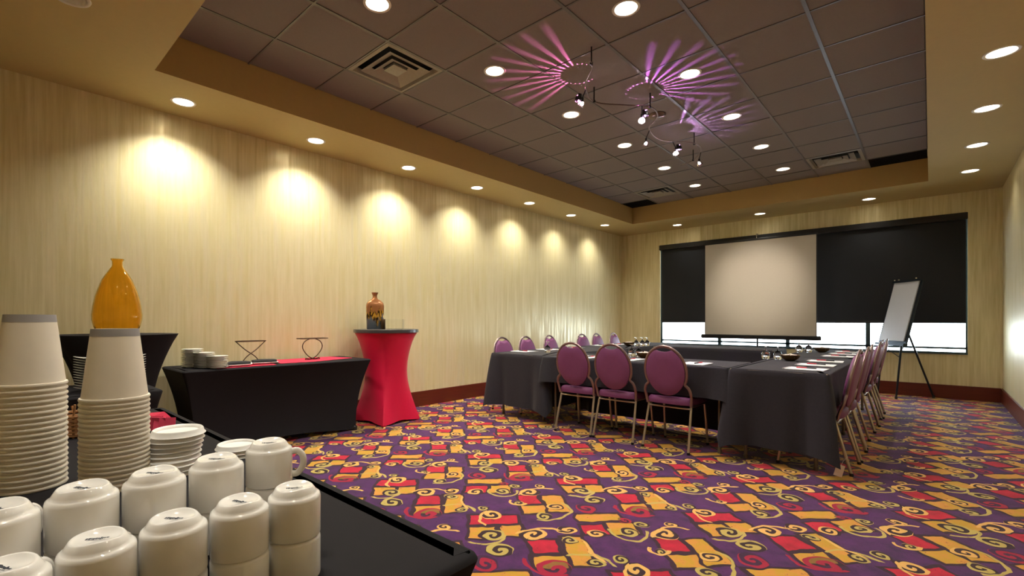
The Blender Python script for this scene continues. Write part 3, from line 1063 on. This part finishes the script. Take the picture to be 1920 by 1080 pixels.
for i, y in enumerate(SIDE_Y):
    place(cp, cu, (-.672 + (i % 2) * .012, y, 0), R(90 + (i % 3 - 1) * 1.5), '%s purple banquet chair from the camera in the row facing the buffet wall' % ORD[i], 'chairs tucked in along the flip chart side')
for i, y in enumerate([4.84, 5.36, 5.95, 6.85, 7.33, 7.94]):
    place(cp, cu, (-3.88, y, 0), R(-90 + (i % 3 - 1) * 2), '%s purple banquet chair from the camera in the row backing onto the buffet wall' % ORD[i], 'chairs along the buffet wall side')

# ------------------------------------------------------------------ on the meeting tables
def goblet():
    t = thing('goblet', (0, 0, 0), '', 'glass')
    prof = [(.034, 0), (.038, .03), (.037, .055), (.026, .078), (.008, .088), (.0045, .10), (.0045, .122), (.012, .127), (.031, .130), (.031, .132), (0, .133)]
    MB().lathe(prof, 20).lathe([(.032, .001), (.036, .03), (.035, .054), (.024, .075), (0, .084)], 20).build('goblet_body', 'clear', t, True)
    return t
gp = goblet()
gu = [False]
TT = TZ + .004
for x, y, lab in ((-1.235, 5.561 + .05, 'upturned goblet on the table end, beside its twin and farther from the bowl'), (-1.13, 5.625, 'upturned goblet on the table end, closest to the bowl of mints'),
                  (-1.19, 7.06, 'upturned goblet by the flip chart table bowl, nearer the head table'), (-1.10, 7.12, 'upturned goblet by the flip chart table bowl, beside the bowl'),
                  (-2.40, 5.0, 'upturned goblet behind the three oval-back chairs, farther from the mint bowl'), (-2.31, 4.98, 'upturned goblet behind the three oval-back chairs, beside the mint bowl'),
                  (-3.30, 7.03, 'upturned goblet on the window corner table, first of three from the bowl'), (-3.24, 7.11, 'upturned goblet on the window corner table, middle of three'), (-3.18, 7.15, 'upturned goblet on the window corner table, third from the bowl'),
                  (-3.42, 4.85, 'upturned goblet on the corner table behind the first oval-back chair')):
    place(gp, gu, (x, y, TT), 0, lab, 'upturned goblets on the meeting tables')
def mint_bowl():
    t = thing('mint_bowl', (0, 0, 0), '', 'bowl')
    MB().lathe([(0, 0), (.035, 0), (.045, .006), (.075, .03), (.088, .058), (.084, .058), (.070, .032), (.04, .012), (0, .01)], 24).build('bowl_body', 'bowl', t, True)
    return t
bp = mint_bowl()
bu = [False]
mm = MB()
rnd = random.Random(3)
for k in range(70):
    a, q = rnd.uniform(0, 6.28), .07 * math.sqrt(rnd.random())
    cx, cy, cz = q * math.cos(a), q * math.sin(a), .04 + .018 * (1 - (q / .07) ** 2) + rnd.uniform(-.006, .006)
    mm.lathe([(0, -.006), (.008, -.004), (.009, .002), (0, .007)], 6, (cx, cy, cz))
mint_mesh = None
for x, y, lab in ((-1.00, 5.50, 'on the table end that points to the camera'), (-.98, 7.23, 'on the table beside the flip chart'), (-2.19, 4.86, 'on the table behind the three oval-back chairs'), (-3.38, 6.95, 'on the window corner table')):
    place(bp, bu, (x, y, TT), 0, 'bronze bowl of wrapped mints ' + lab, 'mint bowls')
    if mint_mesh is None:
        o = mm.build('mints', 'mint', None, True)
        mint_mesh = o.data
    else:
        o = bpy.data.objects.new('mints', mint_mesh)
        C.objects.link(o)
    o.location = (x, y, TT + .001)
    tag(o, 'heap of pale wrapped mints in the bowl ' + lab, 'mints', 'mints in the bowls')
    o['kind'] = 'stuff'

def notepad_proto():
    t = thing('notepad', (0, 0, 0), '', 'notepad')
    MB().rbox(-.108, .108, -.14, .14, 0, .006, .001).build('sheets', 'paper', t)
    MB().box(-.108, .108, .122, .1405, -.0005, .0075).build('binding_strip', 'cup_band', t)
    return t
def pen_proto():
    t = thing('pen', (0, 0, 0), '', 'pen')
    MB().tube([(-.005, 0, .005), (.07, 0, .005)], .005, 8).build('barrel', 'penred', t, True)
    MB().tube([(-.07, 0, .005), (-.005, 0, .005)], .0056, 8).build('cap', 'penblack', t, True)
    return t
np_, nu = notepad_proto(), [False]
pp_, pu = pen_proto(), [False]
def setting(x, y, rz, lab):
    place(np_, nu, (x, y, TT), rz, 'white notepad ' + lab, 'notepads on the meeting tables')
    q = Vector((math.cos(rz), math.sin(rz)))
    place(pp_, pu, (x + .02 * q.x, y + .02 * q.y, TT + .0065), rz + 1.45, 'red and black pen on the notepad ' + lab, 'pens on the notepads')
for i, y in enumerate(SIDE_Y):
    setting(-.735, y - .06, R(90 + (i % 3 - 1) * 3), 'at the %s place along the flip chart side' % ORD[i])
for x, y, lab in ((-2.66, 4.53, 'before the oval-back chair closest to the red table'), (-2.2, 4.53, 'before the middle of the three oval-back chairs'), (-1.55, 4.52, 'before the oval-back chair by the draped end')):
    setting(x, y, 0, lab)
for i, y in enumerate([4.80, 5.34, 5.93, 6.80, 7.30, 7.9]):
    setting(-3.74, y, R(-90), 'at the %s place along the buffet wall side' % ORD[i])
# floor cord and paper tag
tag(MB().tube(smooth_path([(-2.55, 5.12, .006), (-2.376, 5.02, .006), (-2.1, 5.03, .006), (-1.85, 4.96, .006), (-1.58, 4.98, .006), (-1.30, 5.02, .006), (-1.1, 5.3, .006)], 8), .006, 8).build('power_cord', 'cord', None, True),
    'white power cord lying on the carpet under the meeting table', 'cord')
tg = thing('paper_tag', (-.49, 4.30, .03), 'small cream paper tag hanging at the table cloth corner', 'tag')
MB().box(-.026, .026, -.0008, .0008, .0, .085).build('card', 'cup', tg)
MB().tube([(0, -.002, .08), (.005, -.004, .12), (.02, -.012, .16)], .0012, 5).build('string', 'cord', tg)
tg.rotation_euler = (0, R(14), R(20))

# ------------------------------------------------------------------ buffet things
def plate_proto(name, r, h, mat='plate'):
    t = thing(name, (0, 0, 0), '', 'plate')
    MB().lathe([(0, .003), (r * .62, .003), (r * .64, 0), (r * .66, .002), (r * .97, h), (r, h + .0012), (r, h + .003), (r * .96, h + .0032), (r * .64, .006), (0, .005)], 40).build('plate_body', mat, t, True)
    return t
pr, ru = plate_proto('round_plate', .082, .011), [False]
for (x, y, n, lab) in ((-4.63, 1.30, 12, 'the tall round stack by the wall'), (-4.50, 1.355, 10, 'the middle round stack on the buffet'), (-4.385, 1.42, 8, 'the short round stack at the buffet front edge')):
    for k in range(n):
        place(pr, ru, (x + .002 * math.sin(k * 2.1), y + .002 * math.cos(k * 1.7), BZ + .001 + k * .0132), k * .3, 'white plate in %s, %s' % (lab, from_top(n - 1 - k, n)), 'round plates on the buffet')
# red runners
def cloth_flat(name, pts, z, mat, label, cat):
    m = MB()
    m.loft([[(x, y, z) for x, y in pts], [(x, y, z + .003) for x, y in pts]], True, True)
    return tag(m.build(name, mat), label, cat)
cloth_flat('table_runner', [(-4.86, 2.06), (-4.42, 1.98), (-4.38, 2.30), (-4.52, 2.80), (-4.86, 2.72)], BZ + .001, 'red_cloth', 'flat red runner cloth under the looped wire stand', 'runner')
cloth_flat('table_runner', [(-4.62, 1.44), (-4.33, 1.40), (-4.33, 1.90), (-4.66, 1.96)], BZ + .001, 'red_cloth', 'flat red runner cloth under the cutlery trays', 'runner')
# cutlery trays with black napkin rolls
for (x, y, rz, lab) in ((-4.44, 1.60, .12, 'closest to the plate stacks'), (-4.50, 1.86, -.1, 'between the two wire stands')):
    t = thing('serving_tray', (x, y, BZ + .005), 'white oblong china tray ' + lab, 'tray', 'cutlery trays on the buffet', rz)
    n = 32
    def el(a, b, z):
        return [(a * math.copysign(abs(math.cos(q)) ** .6, math.cos(q)), b * math.copysign(abs(math.sin(q)) ** .6, math.sin(q)), z) for q in [2 * math.pi * i / n for i in range(n)]]
    MB().loft([el(.045, .085, 0), el(.06, .105, .002), el(.075, .125, .014), el(.072, .122, .016), el(.055, .10, .007), el(.04, .08, .006)], True, True).build('tray_body', 'china', t, True)
    for k in range(3):
        o = MB().tube([(-.03 + .03 * k, -.10, .028), (-.03 + .03 * k, -.03, .031), (-.03 + .03 * k, .10, .028)], [.013, .016, .014], 10).build('napkin_roll', 'blacknap', None, True, (x, y, BZ), rz)
        tag(o, 'black rolled napkin on the white tray %s, %s across' % (lab, ORD[k]), 'napkin', 'napkin rolls on the buffet trays')
# wire display stands
ws = thing('wire_stand', (-4.58, 1.77, BZ), 'crossed bronze wire display stand with ring top on the buffet', 'wire stand', 'wire display stands')
tz_ = .215
MB().tube([(.07 * math.cos(a), .135 * math.sin(a), tz_) for a in [2 * math.pi * i / 36 for i in range(36)]], .0045, 6, closed=True).build('ring', 'wire', ws, True)
for sx in (0,):
    for sg in (-1, 1):
        MB().tube(smooth_path([(sg * .005, sg * .132, tz_), (sg * .005, sg * .05, tz_ * .64), (sg * .005, -sg * .04, tz_ * .33), (sg * .02, -sg * .095, .005)], 4), .0045, 6).build('wire_leg', 'wire', ws, True)
ws2 = thing('wire_stand', (-4.62, 2.40, BZ), 'looped bronze wire display stand on the red runner', 'wire stand', 'wire display stands')
MB().tube([(-.06, -.14, .222), (.06, -.14, .222), (.06, .14, .222), (-.06, .14, .222)], .005, 6, closed=True).build('top_frame', 'wire', ws2, True)
for sx in (0,):
    loop = [(sx, -.03, .218), (sx, -.085, .19), (sx, -.108, .14), (sx, -.085, .085), (sx, -.03, .03), (sx, .03, .012), (sx, .07, .02), (sx, .07, .006), (sx, .0, .005), (sx, -.07, .006), (sx, -.07, .02), (sx, -.03, .012), (sx, .03, .03), (sx, .085, .085), (sx, .108, .14), (sx, .085, .19), (sx, .03, .218)]
    MB().tube(smooth_path(loop, 5), .005, 6).build('wire_loop', 'wire', ws2, True)

# things on the red cocktail table
mv = thing('flask_vase', (-4.70, 3.215, RCZ), 'square copper and silver drip-glazed flask vase on the red table', 'vase', rz=R(60))
def rr(a, b, z, k=.35):
    n = 28
    return [(a * math.copysign(abs(math.cos(q)) ** k, math.cos(q)), b * math.copysign(abs(math.sin(q)) ** k, math.sin(q)), z) for q in [2 * math.pi * (i + .5) / n for i in range(n)]]
MB().loft([rr(.088, .058, 0), rr(.094, .062, .006), rr(.100, .066, .15), rr(.102, .066, .27), rr(.096, .062, .30, .45), rr(.07, .05, .33, .6), rr(.036, .034, .35, .9), rr(.026, .026, .37, 1), rr(.026, .026, .39, 1), rr(.040, .040, .425, 1), rr(.036, .036, .425, 1), rr(.02, .02, .39, 1)], True, False).build('vase_body', 'mosaic', mv, True)
ab = thing('acrylic_box', (-4.53, 3.31, RCZ), 'clear acrylic box standing beside the flask vase', 'box', rz=R(43))
for (a, b, c, d) in ((-.15, .15, -.075, -.072), (-.15, .15, .072, .075), (-.15, -.147, -.072, .072), (.147, .15, -.072, .072)):
    MB().box(a, b, c, d, 0, .115).build('panel', 'acrylic', ab)
cn = thing('pillar_candle', (-4.565, 3.235, RCZ), 'small dark bronze pillar beside the flask vase', 'candle')
MB().lathe([(0, 0), (.024, 0), (.025, .004), (.025, .112), (.022, .116), (0, .114)], 20).build('candle_body', 'wire', cn, True)
MB().tube([(0, 0, .112), (.001, 0, .124)], .0012, 5).build('wick', 'penblack', cn)

# amber vase on the black cocktail table
av = thing('amber_vase', (BCX, BCY, 1.0565), 'tall amber glass bottle vase with narrow neck', 'vase')
pro = [(0, 0), (.10, 0), (.122, .02), (.140, .055), (.150, .105), (.1515, .14), (.145, .20), (.132, .27), (.115, .33), (.092, .395), (.070, .435), (.046, .475), (.035, .492), (.032, .505), (.032, .53), (.041, .544), (.041, .548), (.036, .548), (.028, .53), (.028, .505), (.031, .49)]
inner = [(r_ - .007, max(.008, z_)) for r_, z_ in reversed(pro[1:12])] + [(0, .012)]
MB().lathe(pro + inner, 48).build('vase_body', 'amber', av, True)

# square plates on the side table
sp_ = thing('square_plate', (0, 0, 0), '', 'plate')
def sqr(h, z, dip):
    n = 40
    out = []
    for i in range(n):
        s_ = i / n * 4
        k, f = int(s_), s_ - int(s_)
        a = -1 + 2 * f
        x, y = ((a, -1), (1, a), (-a, 1), (-1, -a))[k]
        out.append((x * h, y * h, z + dip * abs(a) ** 2.2))
    return out
MB().loft([sqr(.062, .0, 0), sqr(.075, .002, 0), sqr(.125, .008, .012), sqr(.127, .011, .012), sqr(.12, .011, .012), sqr(.07, .006, 0)], True, True).build('plate_body', 'plate', sp_, True)
su = [False]
for (x, y, n, rz, lab) in ((-3.68, .585, 13, .63, 'the stack behind the paper cups'), (-3.86, .20, 12, .63, 'the half-hidden stack beside the wicker basket')):
    for k in range(n):
        place(sp_, su, (x, y, .7365 + k * .0152), rz, 'square white plate in %s, %s' % (lab, from_top(n - 1 - k, n)), 'square plates on the side table')

# ------------------------------------------------------------------ coffee table things
RI = .775
rs = thing('serving_riser', (-1.285, .20, FZ), 'low black riser under the paper cup stacks and the rear mugs', 'riser')
MB().rbox(-.462, .462, -.30, .245, 0.001, RI - FZ, .004).build('riser_body', 'spandex', rs)

def cup_proto():
    t = thing('paper_cup', (0, 0, 0), '', 'cup')
    # upturned: rim at z=0
    hh_, r0, r1 = .162, .0630, .0450
    MB().lathe([(r0, .006), (r1, hh_), (r1 - .0006, hh_), (r1 - .0008, hh_ - .009), (0, hh_ - .009)], 40).lathe([(r0 - .0006, .002), (r1 - .0009, hh_ - .010)], 40).build('cup_wall', 'cup', t, True)
    MB().lathe([(r0 - .001, .008), (r0 + .003, .007), (r0 + .0045, .0035), (r0 + .003, .0), (r0 - .001, -.0005), (r0 - .003, .003)], 40).build('rolled_rim', 'cup', t, True)
    MB().lathe([(r1 + (r0 - r1) * .017 / (hh_ - .006) + .00025, hh_ - .017), (r1 + .00025, hh_ + .0003), (r1 - .0007, hh_ + .0003)], 40).build('base_band', 'cup_band', t, True)
    return t
cpp, cpu = cup_proto(), [False]
for (x, y, n, dz, lab) in ((-1.505, .090, 20, .0122, 'the taller stack not below the vase'), (-1.370, .226, 20, .0105, 'the stack in front of the amber vase')):
    for k in range(n):
        place(cpp, cpu, (x + .0002 * math.sin(k * 1.9), y + .0002 * math.cos(k * 2.3), RI + .001 + k * dz), k * .7, 'paper cup in %s, %s' % (lab, from_top(n - 1 - k, n)), 'upturned paper cups')

def lid_proto():
    t = thing('cup_lid', (0, 0, 0), '', 'lid')
    r = .060
    MB().lathe([(0, .006), (r * .80, .006), (r * .83, .012), (r * .90, .014), (r * .94, .011), (r * .97, .003), (r * 1.02, .001), (r * 1.03, .0), (r * .99, -.001), (r * .92, .004), (0, .004)], 40).build('lid_body', 'lid', t, True)
    return t
lp, lu = lid_proto(), [False]
nl = 9
for k in range(nl):
    place(lp, lu, (-1.385 + .003 * math.sin(k), .340 + .002 * k, RI + .001 + k * .0118), k * .5, 'white plastic lid in the lid stack behind the mugs, %s' % from_top(nl - 1 - k, nl), 'stacked plastic lids')
# pile below the stack is a pair of deep bowls
for (x, y, z, lab) in ((-1.60, .575, FZ + .001, 'first'), (-1.60, .575, FZ + .0125, 'second'), (-1.60, .575, FZ + .024, 'third')):
    place(lp, lu, (x, y, z), .2, 'white plastic lid in the low pile beside the mug handle, %s from the table' % lab, 'low pile of plastic lids')

# mugs
def mug_proto():
    t = thing('coffee_mug', (0, 0, 0), '', 'mug')
    r, b = .0415, .068
    notch = lambda i, a: (.0011 * math.cos(2 * a + .4) + .0007 * math.cos(3 * a) if i in (8, 9, 10) else 0)
    prof = [(r - .003, .0), (r - .0005, .001), (r, .004), (r, b - .006), (r - .0012, b - .002), (r - .004, b), (r - .006, b + .0006), (r - .0075, b + .004), (r - .0115, b + .0112), (r - .0135, b + .0125), (r - .016, b + .0118), (r - .019, b + .0098), (0, b + .009)]
    MB().lathe(prof, 48, zmod=notch).lathe([(r - .003, .0), (r - .0035, b - .012), (0, b - .008)], 32).build('mug_body', 'china', t, True)
    hp = smooth_path([(r - .004, 0, .056), (r + .009, 0, .058), (r + .019, 0, .046), (r + .019, 0, .028), (r + .009, 0, .014), (r - .004, 0, .014)], 4)
    MB().tube(hp, .0048, 10, sx=1.3).build('handle', 'china', t, True)
    mk = MB()
    rn = random.Random(5)
    x = -.013
    while x < .013:
        w = rn.uniform(.001, .003)
        h = rn.uniform(.0015, .0035)
        mk.box(x, x + w, -h, h * rn.uniform(.4, 1), b + .0088, b + .0095)
        x += w + .0006
    mk.box(-.013, .014, -.0052, -.0044, b + .0088, b + .0094)
    mark = mk.build('maker_mark', 'ink', t)
    mark['label'] = 'dark printed maker mark'
    mark.rotation_euler.z = R(43)
    return t
mp, mu = mug_proto(), [False]
BACK = [(-.852, .020), (-.866, .106), (-.870, .193), (-.882, .285), (-.925, .392)]
FRONT = [(-.764, .024), (-.778, .110), (-.779, .196), (-.777, .284), (-.774, .370)]
def mug_pair(x, y, z, rowname, i, ang, spin):
    for lv, lab in ((0, 'lower'), (1, 'upper')):
        o = place(mp, mu, (x, y, z + .001 + lv * .0685), 0, 'upturned white mug, %s of its pair, %s in the %s row' % (lab, ORD[i], rowname), 'upturned mugs')
        for ch in o.children:
            nm_ = ch.name.split('.')[0]
            if nm_ == 'handle':
                ch.rotation_euler.z = ang
            elif nm_ == 'maker_mark':
                ch.rotation_euler.z = R(43) + spin
for i, (x, y) in enumerate(BACK):
    mug_pair(x, y, RI, 'rear', i, R(62) if i == 4 else R(136), .15 * (i - 2))
for i, (x, y) in enumerate(FRONT):
    mug_pair(x, y, FZ, 'front', i, R(136), .3 * ((i * 2) % 3 - 1))

# napkins, sweetener packets, basket
o = MB().loft([[(-.07, -.05, 0), (.07, -.06, 0), (.06, .05, 0), (-.06, .055, 0)], [(-.05, -.03, .03), (.05, -.035, .026), (.04, .03, .032), (-.045, .03, .022)]], True, True).build('folded_napkin', 'red_cloth', None, False, (-2.42, .52, FZ + .001), .6)
tag(o, 'red folded napkin at the coffee table edge beyond the cups', 'napkin')
for k in range(6):
    t = MB().box(-.03, .03, -.0012, .0012, 0, .052).build('sweetener_packet', 'pink', None, False, (-2.20 + .018 * k - .02, .468 + .012 * (k % 2) + .006 * k, FZ + .001), .6 + .12 * (k % 3))
    t.rotation_euler.x = R(-18 + 9 * (k % 4))
    tag(t, 'pink paper sweetener packet, %s of the bunch beside the lid stack' % ORD[k], 'packet', 'pink sweetener packets')
bk = thing('wicker_basket', (-2.30, .268, FZ + .001), 'small brown wicker basket between the two paper cup stacks', 'basket')
n = 18
for k in range(n):
    a = 2 * math.pi * k / n
    MB().tube([(.055 * math.cos(a), .055 * math.sin(a), .0), (.066 * math.cos(a), .066 * math.sin(a), .05), (.078 * math.cos(a + .12), .078 * math.sin(a + .12), .10 + .012 * (k % 3))], .004, 5).build('stake', 'wicker', bk)
for k in range(6):
    rr_ = .056 + .0033 * k
    MB().tube([(rr_ * math.cos(a), rr_ * math.sin(a), .008 + .014 * k) for a in [2 * math.pi * i / 24 for i in range(24)]], .0055, 6, closed=True).build('woven_band', 'wicker', bk, True)
MB().lathe([(0, .002), (.055, .002), (.055, .006), (0, .006)], 18).build('basket_floor', 'wicker', bk)
